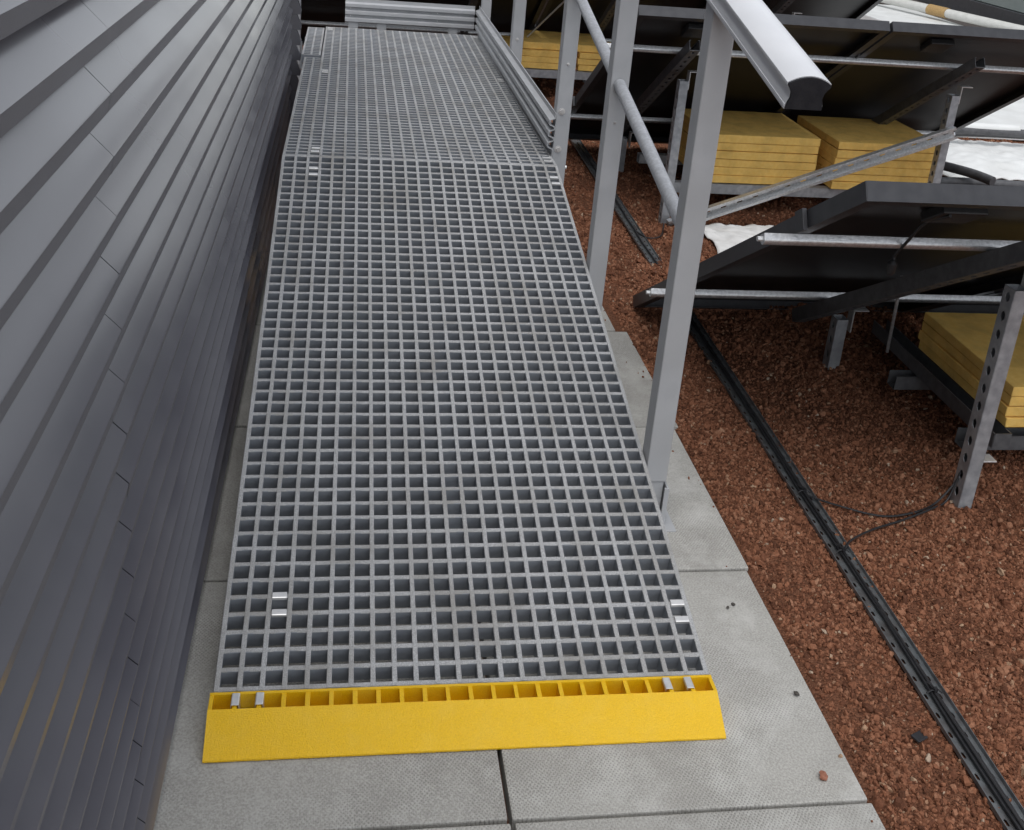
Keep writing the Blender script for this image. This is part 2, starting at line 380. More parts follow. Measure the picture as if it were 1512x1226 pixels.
rv = gn.new('FunctionNodeRandomValue'); rv.data_type = 'FLOAT_VECTOR'; rv.inputs[1].default_value = (6.283, 6.283, 6.283)
ri = gn.new('FunctionNodeRandomValue'); ri.data_type = 'INT'; ri.inputs['Min'].default_value = 0; ri.inputs['Max'].default_value = 4
na = gn.new('GeometryNodeInputNamedAttribute'); na.data_type = 'FLOAT'; na.inputs['Name'].default_value = 'size'
gl.new(gi.outputs[0], iop.inputs['Points']); gl.new(join.outputs[0], iop.inputs['Instance'])
gl.new(ri.outputs[2], iop.inputs['Instance Index']); gl.new(rv.outputs[0], iop.inputs['Rotation']); gl.new(na.outputs[0], iop.inputs['Scale'])
gl.new(iop.outputs[0], go.inputs[0])
gm_ = gravel.modifiers.new('scatter', 'NODES'); gm_.node_group = ng

# ------------------------------------------------------------------ paving slabs
pave = thing('pavement', (0, 0, 0), kind='structure')
S = .602; Y0 = -.255
redge = {0: .645, 1: .652, 2: .668, 3: .632}
def slab(x0, x1, y0, y1, z1, tilt):
    m = MB(); n = 6; top = []
    for j in range(n + 1):
        for i in range(n + 1):
            x = x0 + (x1 - x0) * i / n; y = y0 + (y1 - y0) * j / n
            if i in (0, n): x += .0012 * nz(x, y, 5, 14)
            if j in (0, n): y += .0012 * nz(x, y, 9, 14)
            top.append((x, y, z1 + tilt * (x - x0)))
    m2 = MB(); m2.box((x0, y0, z1 - .045), (x1, y1, z1))
    return m2
for k in range(-3, 4):
    y0 = Y0 + S * k + .0035; y1 = Y0 + S * (k + 1) - .0035
    xe = redge.get(k, .648)
    dz = random.uniform(-.0015, .0015)
    part('slab', MB().box((xe - .600, y0, -.045), (xe, y1, dz)), M_SLAB, pave, bevel=.003)
    xl = xe - .607 if k != 2 else .648 - .607
    part('slab', MB().box((xl - .60, y0 + random.uniform(-.002, .002), -.045), (xl, y1, random.uniform(-.0015, .0015))), M_SLAB, pave, bevel=.003)

# ------------------------------------------------------------------ clad wall
wall = thing('clad_wall', (-.55, -.3, 0), 'dark grey metal wall of horizontal sawtooth slats along the ramp', 'wall')
XN, PZ = -.4953, .0695; DX, DT, DN = .046, .049, .0205
def slat_mesh(L_, seed, name):
    r = .0016
    prof = [(-DX, DT), (-DX * .5, DT * .5), (-.0008, .0008), (0, -.0004), (-.0018, -DN * .5), (-.0034, -DN), (-DX, -DN)]
    n = max(6, int(L_ / .12)); m = MB()
    def wob(t, j):
        y = t * L_; a = (0, .35, 1, 1, .9, 1, .2)[j]
        return (a * .0005 * nz(y * 1.3, seed, 1.7), a * .0004 * nz(y * 1.6, seed, 8.1))
    m.sheet(prof, (0, 0, 0), (0, L_, 0), X, Z, n, wob)
    me = m.mesh(name, smooth=.2); me.materials.append(M_CLAD); return me
YS = [-3.07, -.3201, 2.43, 3.44]
sm_ = {}
for si in range(3):
    for sd in range(3): sm_[si, sd] = slat_mesh(YS[si + 1] - YS[si] - .0016, si * 5 + sd * 1.7, 'slat')
for k in range(-13, 18):
    for si in range(3):
        o = link('slat', sm_[si, (k * 2 + si) % 3], M_CLAD, wall, (XN + .55 + random.uniform(-.0002, .0002), YS[si] + .0008 + .3, 1.2234 - PZ * k + random.uniform(-.0002, .0002)))
part('backing', MB().box((-.70, -3.07, .0), (XN - DX - .0015, 3.43, 2.17)), M_CLADBACK, wall)
part('base_flashing', MB().box((XN - DX - .0014, -3.07, .001), (XN - .010, 3.43, .016)), M_CLADBACK, wall)
# mitred corner trims at the far end
for k in range(-13, 18):
    zk = 1.2234 - PZ * k
    m = MB(); pr_ = [(-.05, DT - .001), (.016, DT - .001), (.036, .002), (.037, -.001), (.034, -DN), (-.05, -DN)]
    m.prism(pr_, (XN, 3.441, zk), (XN, 3.475, zk), X, Z)
    part('corner_trim', m, M_CLAD, wall)

# ------------------------------------------------------------------ gratings
def bar_mesh(L_, axis, name, wt=.0092, wb=.0066, h=.038, drop=0.):
    n = max(4, int(L_ / .019)); m = MB(); sd = random.uniform(0, 99)
    prof = [(-wt / 2, -.0012), (-wt / 2 + .001, 0), (wt / 2 - .001, 0), (wt / 2, -.0012), (wb / 2, -h), (-wb / 2, -h)]
    def wob(t, j):
        if j > 3: return (0, 0)
        y = t * L_
        return (.00055 * nz(y * 60, sd + j * 3.1) + .0003 * nz(y * 170, sd + j), .0003 * nz(y * 75, sd + 20))
    if axis == 'y': m.prism(prof, (0, 0, -drop), (0, L_, -drop), X, Z, n, True, wob)
    else: m.prism(prof, (0, 0, -drop), (L_, 0, -drop), Y, Z, n, True, wob)
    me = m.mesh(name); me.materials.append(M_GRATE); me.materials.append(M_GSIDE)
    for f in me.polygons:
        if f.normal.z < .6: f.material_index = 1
    return me
def saddle_mesh():
    """one stainless saddle that hooks over a bar, along x"""
    m = MB(); w = .0135
    prof = [(-.0068, -.004), (-.0058, -.004), (-.0058, .0012), (.0058, .0012), (.0058, -.03), (.0068, -.03), (.0068, .0022), (.0050, .0030), (-.0050, .0030), (-.0068, .0022)]
    m.prism(prof, (-w, 0, 0), (w, 0, 0), Y, Z)
    me = m.mesh('clip', .0004, 1); me.materials.append(M_STEEL); return me
def clipbase_mesh():
    m = MB(); m.box((-.0125, .0062, -.031), (.0125, P - .0062, -.0296)); m.tube([(0, P / 2, -.0295), (0, P / 2, -.0245)], .0055, 8)
    me = m.mesh('clip', .0003, 1); me.materials.append(M_STEEL); return me
SAD, CB = saddle_mesh(), clipbase_mesh()
def add_clip(parent, cx, y, along='y'):
    """clip on two neighbouring cross bars at y and y+P"""
    c = link('clip', CB, None, parent, (cx, y, .0))
    for dy in (0, P): link('saddle', SAD, None, c, (random.uniform(-.0012, .0012), dy, 0))
    if along == 'x': c.rotation_euler.z = -math.pi / 2
def grating(root, c0, c1, r0, r1, lm, cm, skip=None):
    for c in range(c0, c1 + 1): link('bearing_bar', lm, None, root, ((c - 11.5) * P, r0 * P - .0041, 0))
    for r in range(r0, r1 + 1): link('cross_bar', cm, None, root, ((c0 - 11.5) * P - .0041, r * P, 0))

ramp = thing('ramp_grating', (0, 0, H0), 'long sloping grey grid of square holes leading up from yellow edge', 'grating')
ramp.rotation_euler.x = TH
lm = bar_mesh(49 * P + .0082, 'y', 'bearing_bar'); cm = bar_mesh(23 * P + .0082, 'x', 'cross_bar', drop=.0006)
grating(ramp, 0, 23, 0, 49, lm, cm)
for cx, r in ((-9 * P, 4), (11 * P, 3), (-9 * P, 46), (11 * P, 46)): add_clip(ramp, cx, r * P)

YPL = YB + .014; NR = 63
plat = thing('platform_grating', (0, YPL, ZP), 'level grey grid walkway at the top of the ramp', 'grating')
CUT = 41                                         # two left columns end here
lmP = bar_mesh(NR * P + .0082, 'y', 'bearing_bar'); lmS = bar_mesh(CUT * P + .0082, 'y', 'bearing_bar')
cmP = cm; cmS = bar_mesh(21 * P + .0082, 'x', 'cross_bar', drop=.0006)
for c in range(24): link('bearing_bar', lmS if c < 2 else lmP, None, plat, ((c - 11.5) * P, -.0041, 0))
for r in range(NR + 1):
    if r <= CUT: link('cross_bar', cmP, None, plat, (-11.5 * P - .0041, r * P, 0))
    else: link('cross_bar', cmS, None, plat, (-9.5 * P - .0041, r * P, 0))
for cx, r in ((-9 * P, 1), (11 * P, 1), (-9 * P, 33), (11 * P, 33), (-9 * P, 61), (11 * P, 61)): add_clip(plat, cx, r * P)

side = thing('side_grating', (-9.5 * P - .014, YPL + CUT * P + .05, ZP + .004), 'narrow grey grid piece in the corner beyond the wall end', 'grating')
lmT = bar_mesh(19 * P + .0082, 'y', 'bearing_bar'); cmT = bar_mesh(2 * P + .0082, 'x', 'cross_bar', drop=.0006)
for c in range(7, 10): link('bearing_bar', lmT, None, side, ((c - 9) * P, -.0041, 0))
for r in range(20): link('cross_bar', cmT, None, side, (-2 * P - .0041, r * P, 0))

# frame that carries ramp and platform
frame = thing('walkway_support', (0, YB, 0), 'grey beams and short legs carrying the grid walkway', 'frame')
ca, sa = math.cos(TH), math.sin(TH)
def onramp(y_, dz): return Vector((0, y_ * ca - dz * sa, H0 + y_ * sa + dz * ca))
for x in (-.405, 0, .405):
    a = onramp(.30, -.062); b = onramp(49 * P - .03, -.062)
    part('beam', MB().obox((a + b) / 2 + X * x, X, (b - a).normalized(), X.cross((b - a).normalized()), .02, (b - a).length / 2, .022), M_POST, frame, bevel=.002)
    part('beam', MB().box((x - .02, YPL + .02, ZP - .1), (x + .02, YPL + NR * P, ZP - .042)), M_POST, frame, bevel=.002)
for y in (YPL + .05, YPL + 1.1, YPL + 2.3):
    part('cross_beam', MB().box((-.43, y, ZP - .16), (.43, y + .05, ZP - .102)), M_POST, frame, bevel=.002)
    for x in (-.40, .36):
        part('leg', MB().box((x, y, -.05), (x + .05, y + .05, ZP - .162)), M_POST, frame, bevel=.002)
for y in (.9, 1.5):
    q = onramp(y, -.085)
    for x in (-.40, .36): part('leg', MB().box((x, q.y, .0), (x + .045, q.y + .045, q.z - .006)), M_POST, frame, bevel=.002)

# yellow ramp edge
edge = thing('ramp_edge', (0, -.006, 0), 'bright yellow gritty wedge at the foot of the grid ramp', 'ramp edge')
xl, xr = -.4462, .4435
yb_, ym_, yf_ = -.0068, -.0445, -.1140
zt_ = .0440
m = MB(); n = 90
prof = [(ym_, zt_), (yf_ + .002, .0062), (yf_, .0045), (yf_, .0012), (ym_, .0012)]
m.prism(prof, (xl, 0, 0), (xr, 0, 0), Y, Z, n, True, lambda t, j: (.0007 * nz(t * 55, j) if j in (1, 2, 3) else .0005 * nz(t * 80, 3), .0004 * nz(t * 70, j + 9)))
part('wedge', m, M_YEL, edge)
m = MB(); m.prism([(yb_, zt_ + .0006), (yb_ - .0058, zt_ + .0006), (yb_ - .0050, .008), (yb_ - .001, .008)], (xl, 0, 0), (xr, 0, 0), Y, Z, n, True, lambda t, j: (.0004 * nz(t * 80, j), .0003 * nz(t * 90, j)))
part('back_rim', m, M_YEL, edge)
NC = 22; pw = (xr - xl - .007) / NC
for i in range(NC + 1):
    x = xl + .0035 + i * pw; w = .0034 if i in (0, NC) else random.uniform(.0036, .0043)
    part('rib', MB().prism([(-w, zt_ - .0002), (w, zt_ - .0002), (w * .8, .010), (-w * .8, .010)], (x, ym_ - .0005, 0), (x, yb_ - .004, 0), X, Z, 3, False), M_YEL, edge, bevel=.0006)
m = MB(); m.box((xl + .002, ym_ + .0005, .0035), (xr - .002, yb_ - .006, .0075)); part('floor_plate', m, M_YEL, edge)
for x0 in (xl + .0035 + pw, xl + .0035 + 19.9 * pw):
    c = link('clip', CB, None, edge, (x0, yb_ - .0195 + .006, zt_ + .0005)); c.rotation_euler.z = -math.pi / 2
    for dx in (0, P + .002): link('saddle', SAD, None, c, (0, dx, .0004))

# ------------------------------------------------------------------ handrail
rail = thing('handrail', (.468, 1.24, 0), 'light grey post and rail balustrade on the right side of the ramp', 'handrail')
PX0, PX1 = .4445, .4945
def hr_z(y): return 1.127 + (y - .078) * math.tan(TH)
def bolt(parent, c, d, r=.007, h=.005):
    c = Vector(c); d = Vector(d)
    m = MB(); m.tube([c - d * .001, c + d * .0015], r * 1.6, 14); m.tube([c + d * .0015, c + d * h], r, 6)
    return part('bolt', m, M_STEEL, parent)
posts = [(.512, None), (1.245, None), (1.935, None), (3.05, None), (4.19, None)]
for i, (y, _) in enumerate(posts):
    zt = min(hr_z(y + .025) - .05, 1.47) if i < 2 else 1.55
    zb = (.115, .02, -.05, .30, -.05)[i]
    p_ = part('post', MB().box((PX0, y, zb), (PX1, y + .05, zt)), M_POST, rail, bevel=.0035, seg=3)
    if i == 0:
        part('foot', MB().box((PX0 + .004, y + .004, .009), (PX1 - .004, y + .046, zb - .0005)), M_POST, p_, bevel=.002)
        m = MB(); m.box((PX0 + .045, y - .012, .006), (PX1 + .006, y - .007, .105)); m.box((PX1 + .001, y - .0065, .006), (PX1 + .006, y + .055, .105))
        m.box((PX0 + .02, y - .03, .0005), (PX1 + .03, y + .06, .0058))
        part('foot_plate', m, M_POST, p_, bevel=.0012)
    if i == 3:
        part('foot', MB().box((PX0 + .003, y + .003, -.05), (PX1 - .003, y + .047, zb - .0005)), M_POST, p_, bevel=.002)
        for z in (.66,): bolt(p_, (.468, y, z), (0, -1, 0), .004, .003)
    if i == 2:
        for z, rr in ((.78, .003), (.62, .0075), (.49, .0075)): bolt(p_, (.462 + (.006 if z > .7 else 0), y, z), (0, -1, 0), rr, .006)
        bolt(p_, (PX1, y + .025, .42), (1, 0, 0), .007, .008)
    if i == 1:
        bolt(p_, (.448 + .02, y, .76), (0, -1, 0), .002, .001); bolt(p_, (PX1, y + .02, .18), (1, 0, 0), .006, .007)
    if i == 4:
        bolt(p_, (.468, y, .67), (0, -1, 0), .004, .003)
# domed handrail with waisted sides
hp = []
for i in range(13):
    a = R(205 - 10) ; t = i / 12; x = -.0365 + .073 * t
    hp.append((x, .012 * (1 - (2 * t - 1) ** 2) + 0))
hp += [(.0365, -.004), (.0325, -.009), (.0285, -.016), (.0275, -.026), (.0285, -.0285), (.0305, -.035), (.0315, -.046), (-.0315, -.046), (-.0305, -.035), (-.0285, -.0285), (-.0275, -.026), (-.0285, -.016), (-.0325, -.009), (-.0365, -.004)]
A = Vector((.468, .080, hr_z(.080))); B = Vector((.468, 2.0, hr_z(2.0))); Up = Vector((0, -sa, ca))
m = MB(); m.prism(list(reversed(hp)), A, B, X, Up)
tr_ = part('top_rail', m, M_RAILTOP, rail, smooth=True)
m = MB(); m.prism([(u * .965, (v + .018) * .95 - .018) for u, v in reversed(hp)], A - Vector((0, ca, sa)) * .004, A + Vector((0, ca, sa)) * .02, X, Up)
part('end_cap', m, M_CAP, tr_, smooth=True)
for sgn in (-1, 1):
    part('groove_strip', MB().obox((A + B) / 2 + X * (sgn * .0312) - Up * .040, X, (B - A).normalized(), Up, .0012, (B - A).length / 2 - .001, .0022), M_RAILTOP, tr_)
m = MB(); m.prism(list(reversed(hp)), B + Vector((0, .002, 0)), (.468, 4.3, B.z), X, Z); part('top_rail', m, M_RAILTOP, rail, smooth=True)
# round mid rails between the posts
def mr_z(y): return .865 + (y - 1.245) * math.tan(TH)
for (ya, yb2) in ((.5605, 1.2455), (1.2945, 1.9355)):
    part('mid_rail', MB().tube([(.468, ya, mr_z(ya)), (.468, yb2, mr_z(yb2))], .0165, 28), M_TUBE, rail, smooth=True)
for (ya, yb2) in ((1.9845, 3.0505), (3.0995, 4.1905)):
    part('mid_rail', MB().tube([(.468, ya, 1.03), (.468, yb2, 1.03)], .0165, 24), M_TUBE, rail, smooth=True)

# corrugated toe boards
def toe_prof(h=.135, d=.018, t=.003):
    pts = [(0, -.05)]
    z = .010
    for i in range(3):
        pts += [(0, z), (d, z + .008), (d, z + .022), (0, z + .030)]; z += .0385
    pts += [(0, h)]
    return pts
tp = toe_prof()
toe1 = solo('toe_board', MB().sheet([(-a, b) for a, b in tp], (PX0 - .0025, 1.925, ZP + .014), (PX0 - .0025, 4.275, ZP + .014), X, Z, 1), M_POST,
            'ribbed grey kick board along the right side of the platform', 'kick board', 'ribbed kick boards round the platform', solid=.003)
toe2 = thing('toe_board', (.1, 4.262, ZP), 'ribbed grey kick board across the far end of the platform', 'kick board', 'ribbed kick boards round the platform')
part('panel', MB().sheet([(-a, max(b, .0)) for a, b in tp], (-.268, 4.278, ZP + .012), (PX0 - .026, 4.278, ZP + .012), Y, Z, 1), M_POST, toe2, solid=.003)
for x in (-.24, .22):
    for z in (.045, .085): part('screw', MB().tube([(x, 4.2795, ZP + .012 + z - .0005), (x, 4.2745, ZP + .012 + z - .0005)], .0028, 8), M_STEEL, toe2)
for x in (-.25, -.10, .28): part('lug', MB().box((x, 4.268, ZP - .03), (x + .05, 4.274, ZP + .03)), M_POST, toe2)

# ------------------------------------------------------------------ solar racks and modules
TT = R(31.33)
UD = Vector((0, math.cos(TT), -math.sin(TT))); NN = Vector((0, math.sin(TT), math.cos(TT)))
ML, MW, MT = 1.65, .992, .040
def module(H, label, group):
    """framed module; H is its high left top corner"""
    H = Vector(H); t = thing('solar_module', H + UD * ML, label, 'solar panel', group)
    def pt(x, u, w): return H + X * x + UD * u - NN * w
    part('laminate', MB().obox(pt(MW / 2, ML / 2, .0045), X, UD, NN, MW / 2 - .004, ML / 2 - .004, .0025), M_BACK, t)
    Lp = [(0, 0), (.010, 0), (.010, -.0015), (.002, -.0085), (.002, -MT + .002), (.028, -MT + .002), (.028, -MT), (0, -MT)]
    part('frame_bar', MB().prism(Lp, pt(0, .0, 0), pt(0, ML, 0), X, NN), M_FRAME, t)
    part('frame_bar', MB().prism([(-a, b) for a, b in Lp], pt(MW, .0, 0), pt(MW, ML, 0), X, NN), M_FRAME, t)
    part('frame_bar', MB().prism([(a - .0005, b + .0005) for a, b in Lp], pt(.0022, 0, 0), pt(MW - .0022, 0, 0), UD, NN), M_FRAME, t)
    part('frame_bar', MB().prism([(-a + .0005, b + .0005) for a, b in Lp], pt(.0022, ML, 0), pt(MW - .0022, ML, 0), UD, NN), M_FRAME, t)
    part('junction_box', MB().obox(pt(MW * .28, .16, .020), X, UD, NN, .05, .045, .012), M_BLACK, t, bevel=.004)
    for u in (.28, 1.1):
        part('clamp', MB().obox(pt(-.006, u, .021), X, UD, NN, .005, .02, .024), M_FRAME, t, bevel=.001)
    return t
def cprof(t, name, O, U, V, W_, L_, w=.041, d=.041, lip=.008, pitch=.05, web_holes=True, mat=None, flange_holes=False, hole=(.022, .011)):
    """C channel: web spanned by V (width w), flanges along W_ (depth d), starting at corner O, length L_ along U"""
    O = Vector(O); U = Vector(U).normalized(); V = Vector(V).normalized(); W_ = Vector(W_).normalized(); m = MB()
    if web_holes: m.perf(O, U, V, L_, w, pitch, *hole)
    else: m.strip(O, U, V, L_, w)
    if flange_holes: m.perf(O, U, W_, L_, d, pitch); m.perf(O + V * w, U, W_, L_, d, pitch)
    else: m.strip(O, U, W_, L_, d); m.strip(O + V * w, U, W_, L_, d)
    if lip:
        m.strip(O + W_ * d, U, V, L_, lip); m.strip(O + W_ * d + V * (w - lip), U, V, L_, lip)
    bmd = part(name, m, mat or M_GALV, t, solid=.0022)
    return bmd
def rail_prof():
    q = []
    for i in range(9):
        a = R(180 + 22.5 * i); q.append((.0125 * math.cos(a), -.013 + .011 * math.sin(a)))
    return q + [(.0125, 0), (-.0125, 0)]
def bracket(t, O, s=1):
    O = Vector(O); m = MB(); m.box(O, O + Vector((.004, .035, .075))); m.box(O + Vector((.004, 0, .071)), O + Vector((.05 * s if s > 0 else .05, .035, .075)))
    return part('bracket', m, M_STEEL, t, bevel=.0006, seg=1)
def rack(H, x0, x1, rails, rafters, leg_x, label, front_leg_top, lab_group, ylegs=None):
    H = Vector(H); t = thing('solar_rack', (leg_x[0], H.y + .23, 0), label, 'rack', lab_group)
    def pt(x, u, w): return Vector((x, H.y, H.z)) + UD * u - NN * w
    for u in rails:
        part('rail', MB().prism(rail_prof(), pt(x0, u, MT + .001), pt(x1, u, MT + .001), UD, NN), M_GALVB, t, smooth=True)
        part('rail_joint', MB().tube([pt(x0 - .012, u, MT + .012), pt(x0 + .05, u, MT + .012)], .006, 8), M_STEEL, t)
    for x in rafters:
        a = pt(x, .14, MT + .028 + .041)
        cprof(t, 'rafter', a, UD, X, NN, ML - .40, w=.041, d=.041, lip=.007, pitch=.05, mat=M_GALV_SHADE)  # rafter colour carries painted shade
    for x in leg_x:
        yl = H.y + .23
        zt = front_leg_top
        cprof(t, 'leg', (x, yl, -.09), Z, Y, X, zt + .09, w=.041, d=.034, lip=.0195, pitch=.046, hole=(.026, .0155))
        bracket(t, (x + .036, yl + .003, zt - .035))
        bracket(t, (x + .030, yl + .745, .115))
        cprof(t, 'leg', (x - .02, yl + .74, -.09), Z, Y, X, .09 + .16, w=.041, d=.034, lip=.0195, pitch=.046, hole=(.026, .0155))
    return t, pt
def board(x0, x1, y0, y1, z0, z1, label, group, seed, yaw=0.):
    m = MB(); nx, ny = 14, 8; c = Vector(((x0 + x1) / 2, (y0 + y1) / 2, 0))
    def ptz(x, y, z):
        v = Vector((x, y, 0)) - c; v.rotate(Matrix.Rotation(yaw, 3, 'Z')); v += c; v.z = z; return v
    vv = []; ff = []
    for k, zz in enumerate((z0, z1)):
        for j in range(ny + 1):
            for i in range(nx + 1):
                x = x0 + (x1 - x0) * i / nx; y = y0 + (y1 - y0) * j / ny
                z = zz + .0011 * nz(x * 4, y * 4, seed) + .0005 * nz(x * 14, y * 14, seed + k * 5)
                if i in (0, nx): x += .0022 * nz(y * 9, zz * 90, seed)
                if j in (0, ny): y += .0022 * nz(x * 9, zz * 90, seed + 3)
                vv.append(ptz(x, y, z))
    w = nx + 1; h = (nx + 1) * (ny + 1)
    for j in range(ny):
        for i in range(nx):
            a = j * w + i; ff.append((a, a + w, a + w + 1, a + 1)); ff.append((h + a, h + a + 1, h + a + w + 1, h + a + w))
    for i in range(nx):
        ff.append((i, i + 1, h + i + 1, h + i)); a = ny * w + i; ff.append((a + 1, a, h + a, h + a + 1))
    for j in range(ny):
        a = j * w; ff.append((a + w, a, h + a, h + a + w)); a = j * w + nx; ff.append((a, a + w, h + a + w, h + a))
    m.add(vv, ff)
    return solo('insulation_board', m, M_BOARD, label, 'board', group, bevel=.0015, seg=1, base=tuple(ptz(c.x, c.y, z0)))
ORD = ['bottom', 'second', 'third', 'fourth', 'fifth', 'sixth']
def stack(x0, x1, y0, y1, z0, n, th, where, group):
    z = z0
    for i in range(n):
        jx, jy = random.uniform(-.004, .004), random.uniform(-.004, .004)
        g_ = random.uniform(.0016, .0036)
        pos_ = 'topmost' if i == n - 1 else ('lowest' if i == 0 else ORD[i] + ' from bottom')
        board(x0 + jx, x1 + jx, y0 + jy, y1 + jy, z + g_, z + th, 'ochre fibre board, %s, in the stack %s' % (pos_, where), group, i * 3.7 + x0 * 9, random.uniform(-.006, .006))
        z += th

GM = 'black solar modules in tilted rows'
# near row
H1 = (.735, .344, .894)
module(H1, 'black framed solar panel nearest the camera, leftmost in the front row', GM)
module((H1[0] + 1.004, H1[1], H1[2]), 'black framed solar panel at the right edge of the front row', GM)
rk1, p1 = rack(H1, .662, 2.75, (.335, 1.20), (1.19, 2.45), (1.277, 2.47), 'galvanised rack of the nearest row with slotted front leg at right', .578, 'galvanised racks under the panels')
part('rail', MB().tube([(1.35, 1.70, .075), (2.6, 1.70, .075)], .012, 12), M_GALVB, rk1, smooth=True)
# board tray of the near row
tr1 = thing('board_tray', (1.42, 1.0, .1), 'shade-toned channel tray under the near ochre boards', 'tray', 'channel trays under the boards')
for xx in (1.398, 1.93):
    m = MB(); O = Vector((xx, .672, .104)); m.strip(O, Y, X, .68, .045); m.strip(O, Y, Z, .68, .041); m.strip(O + X * .045, Y, Z, .68, .041); m.strip(O, X, Z, .045, .041)
    part('channel', m, M_GALV_SHADE, tr1, solid=.003)
for yy in (.735, 1.06):
    m = MB(); O = Vector((1.365 if yy < .9 else 1.335, yy, .060)); m.strip(O, X, Y, .70, .041); m.strip(O, X, Z, .70, .041); m.strip(O + Y * .041, X, Z, .70, .041)
    part('cross_channel', m, M_GALV_SHADE, tr1, solid=.0025)
part('hanger_rod', MB().tube([(1.385, 1.22, .10), (1.36, 1.19, .36)], .005, 8), M_GALVB, tr1, smooth=True)
bracket(tr1, (1.318, .60, .035))
stack(1.436, 2.03, .70, 1.155, .1465, 4, .029, 'under the nearest panel', 'ochre boards stacked under the near panel')

# second row
H2 = (.805, 2.395, .925)
for i, lb in enumerate(('black framed solar panel of the second row, behind the balustrade posts', 'black framed solar panel of the second row, right of the frame joint')):
    module((H2[0] + 1.004 * i, H2[1], H2[2]), lb, GM)
rk2, p2 = rack(H2, .74, 2.80, (.30, 1.22), (1.045, 2.235), (1.078, 2.266), 'galvanised rack of the second row with a long diagonal brace', .604, 'galvanised racks under the panels')
a = Vector((1.11, 2.600, -.025)); b = Vector((2.30, 2.600, .435)); d = (b - a).normalized(); v = Vector((-d.z, 0, d.x))
m = MB(); Lb = (b - a).length
m.perf(a, d, v, Lb, .05, .07, .026, .008)
m.strip(a, d, -Y, Lb, .028); m.strip(a + v * .05, d, -Y, Lb, .028)
m.strip(a - Y * .028, d, v, Lb, .011); m.strip(a + v * .039 - Y * .028, d, v, Lb, .011)
part('brace', m, M_GALVB, rk2, solid=.002)
tr2 = thing('board_tray', (1.7, 3.0, .1), 'grey channel tray under the two middle board stacks', 'tray', 'channel trays under the boards')
for yy in (2.785, 3.215):
    m = MB(); O = Vector((1.12, yy, .085)); m.strip(O, X, Y, 1.42, .041); m.strip(O, X, Z, 1.42, .041); m.strip(O + Y * .041, X, Z, 1.42, .041); m.strip(O + Z * .041, X, Y, 1.42, .041)
    part('channel', m, M_GALV, tr2, solid=.0025)
stack(1.285, 1.80, 2.795, 3.255, .1285, 6, .0366, 'left of the diagonal brace', 'ochre boards stacked in the second row, left')
stack(1.872, 2.375, 2.765, 3.235, .1285, 6, .0366, 'behind the brace beside the right leg', 'ochre boards stacked in the second row, right')

# third row, running on behind the platform
H3 = (-2.07, 4.425, .955)
names3 = ['farthest left', 'behind the platform end', 'behind the kick board corner', 'behind the far posts', 'at the right end']
for i in range(5):
    module((H3[0] + 1.004 * i, H3[1], H3[2]), 'black framed solar panel of the rear row, ' + names3[i], GM)
rk3, p3 = rack(H3, -2.05, 2.96, (.15, 1.22), (-.6, .46, 1.30, 2.3), (-.55, .50, 1.33, 2.34), 'galvanised rack of the rear row behind the platform', .60, 'galvanised racks under the panels')
part('stay_rod', MB().tube([(.835, 5.0, .345), (1.04, 4.86, .62)], .006, 8), M_GALVB, rk3, smooth=True)
cprof(rk3, 'brace', (1.32, 4.62, .33), Vector((-.45, 0, -.62)), Vector((.62, 0, -.45)), -Y, .62, w=.04, d=.03, lip=0, web_holes=False, mat=M_GALV)
tr3 = thing('board_tray', (1.0, 5.0, .1), 'pale grey channel tray under the rear boards behind the posts', 'tray', 'channel trays under the boards')
for yy in (4.82, 5.24):
    m = MB(); O = Vector((.52, yy, .135)); m.strip(O, X, Y, .85, .041); m.strip(O, X, Z, .85, .045); m.strip(O + Y * .041, X, Z, .85, .045); m.strip(O + Z * .045, X, Y, .85, .041)
    part('channel', m, M_GALV, tr3, solid=.0025)
stack(.56, 1.105, 4.835, 5.30, .184, 3, .0366, 'behind the kick board', 'ochre boards stacked in the rear row, left')
stack(1.135, 1.70, 4.835, 5.30, .184, 3, .0366, 'right of the gap', 'ochre boards stacked in the rear row, right')
board(.80, 1.29, 4.86, 5.30, .298, .338, 'loose ochre fibre board lying across two rear stacks', 'ochre boards stacked in the rear row, loose', 4.4, R(-2))

# ------------------------------------------------------------------ cable tray and cables on the gravel
def tray_x(y): return .882 + .017 * (y + .1)
ctray = thing('cable_tray', (tray_x(1), 1.0, 0), 'slotted dark metal cable tray lying on the gravel beside the paving', 'cable tray')
yc = -.62; seg_i = 0
for (ya, yb2) in ((-.70, .78), (.785, 2.02), (2.025, 4.4)):
    zt3 = .006 if ya > 2 else -.006; a = Vector((tray_x(ya) - .025, ya, zt3)); b = Vector((tray_x(yb2) - .025, yb2, zt3)); d = (b - a).normalized(); v = Vector((d.y, -d.x, 0)); Lb = (b - a).length
    m = MB(); m.perf(a, d, v, Lb, .025, .045, .015, .0055, .42); m.perf(a + v * .025, d, v, Lb, .025, .045, .015, .0055, .58)
    m.strip(a, d, Z, Lb, .009); m.strip(a + v * .050, d, Z, Lb, .009)
    part('channel', m, M_TRAY, ctray, solid=.0015)
def wobble_line(f, y0, y1, n, amp, zf, sd):
    return [(f(y) + amp * nz(y * 2.3, sd) + amp * .4 * nz(y * 7, sd + 9), y, zf(y) + .0025 * nz(y * 4, sd + 5)) for y in np.linspace(y0, y1, n)]
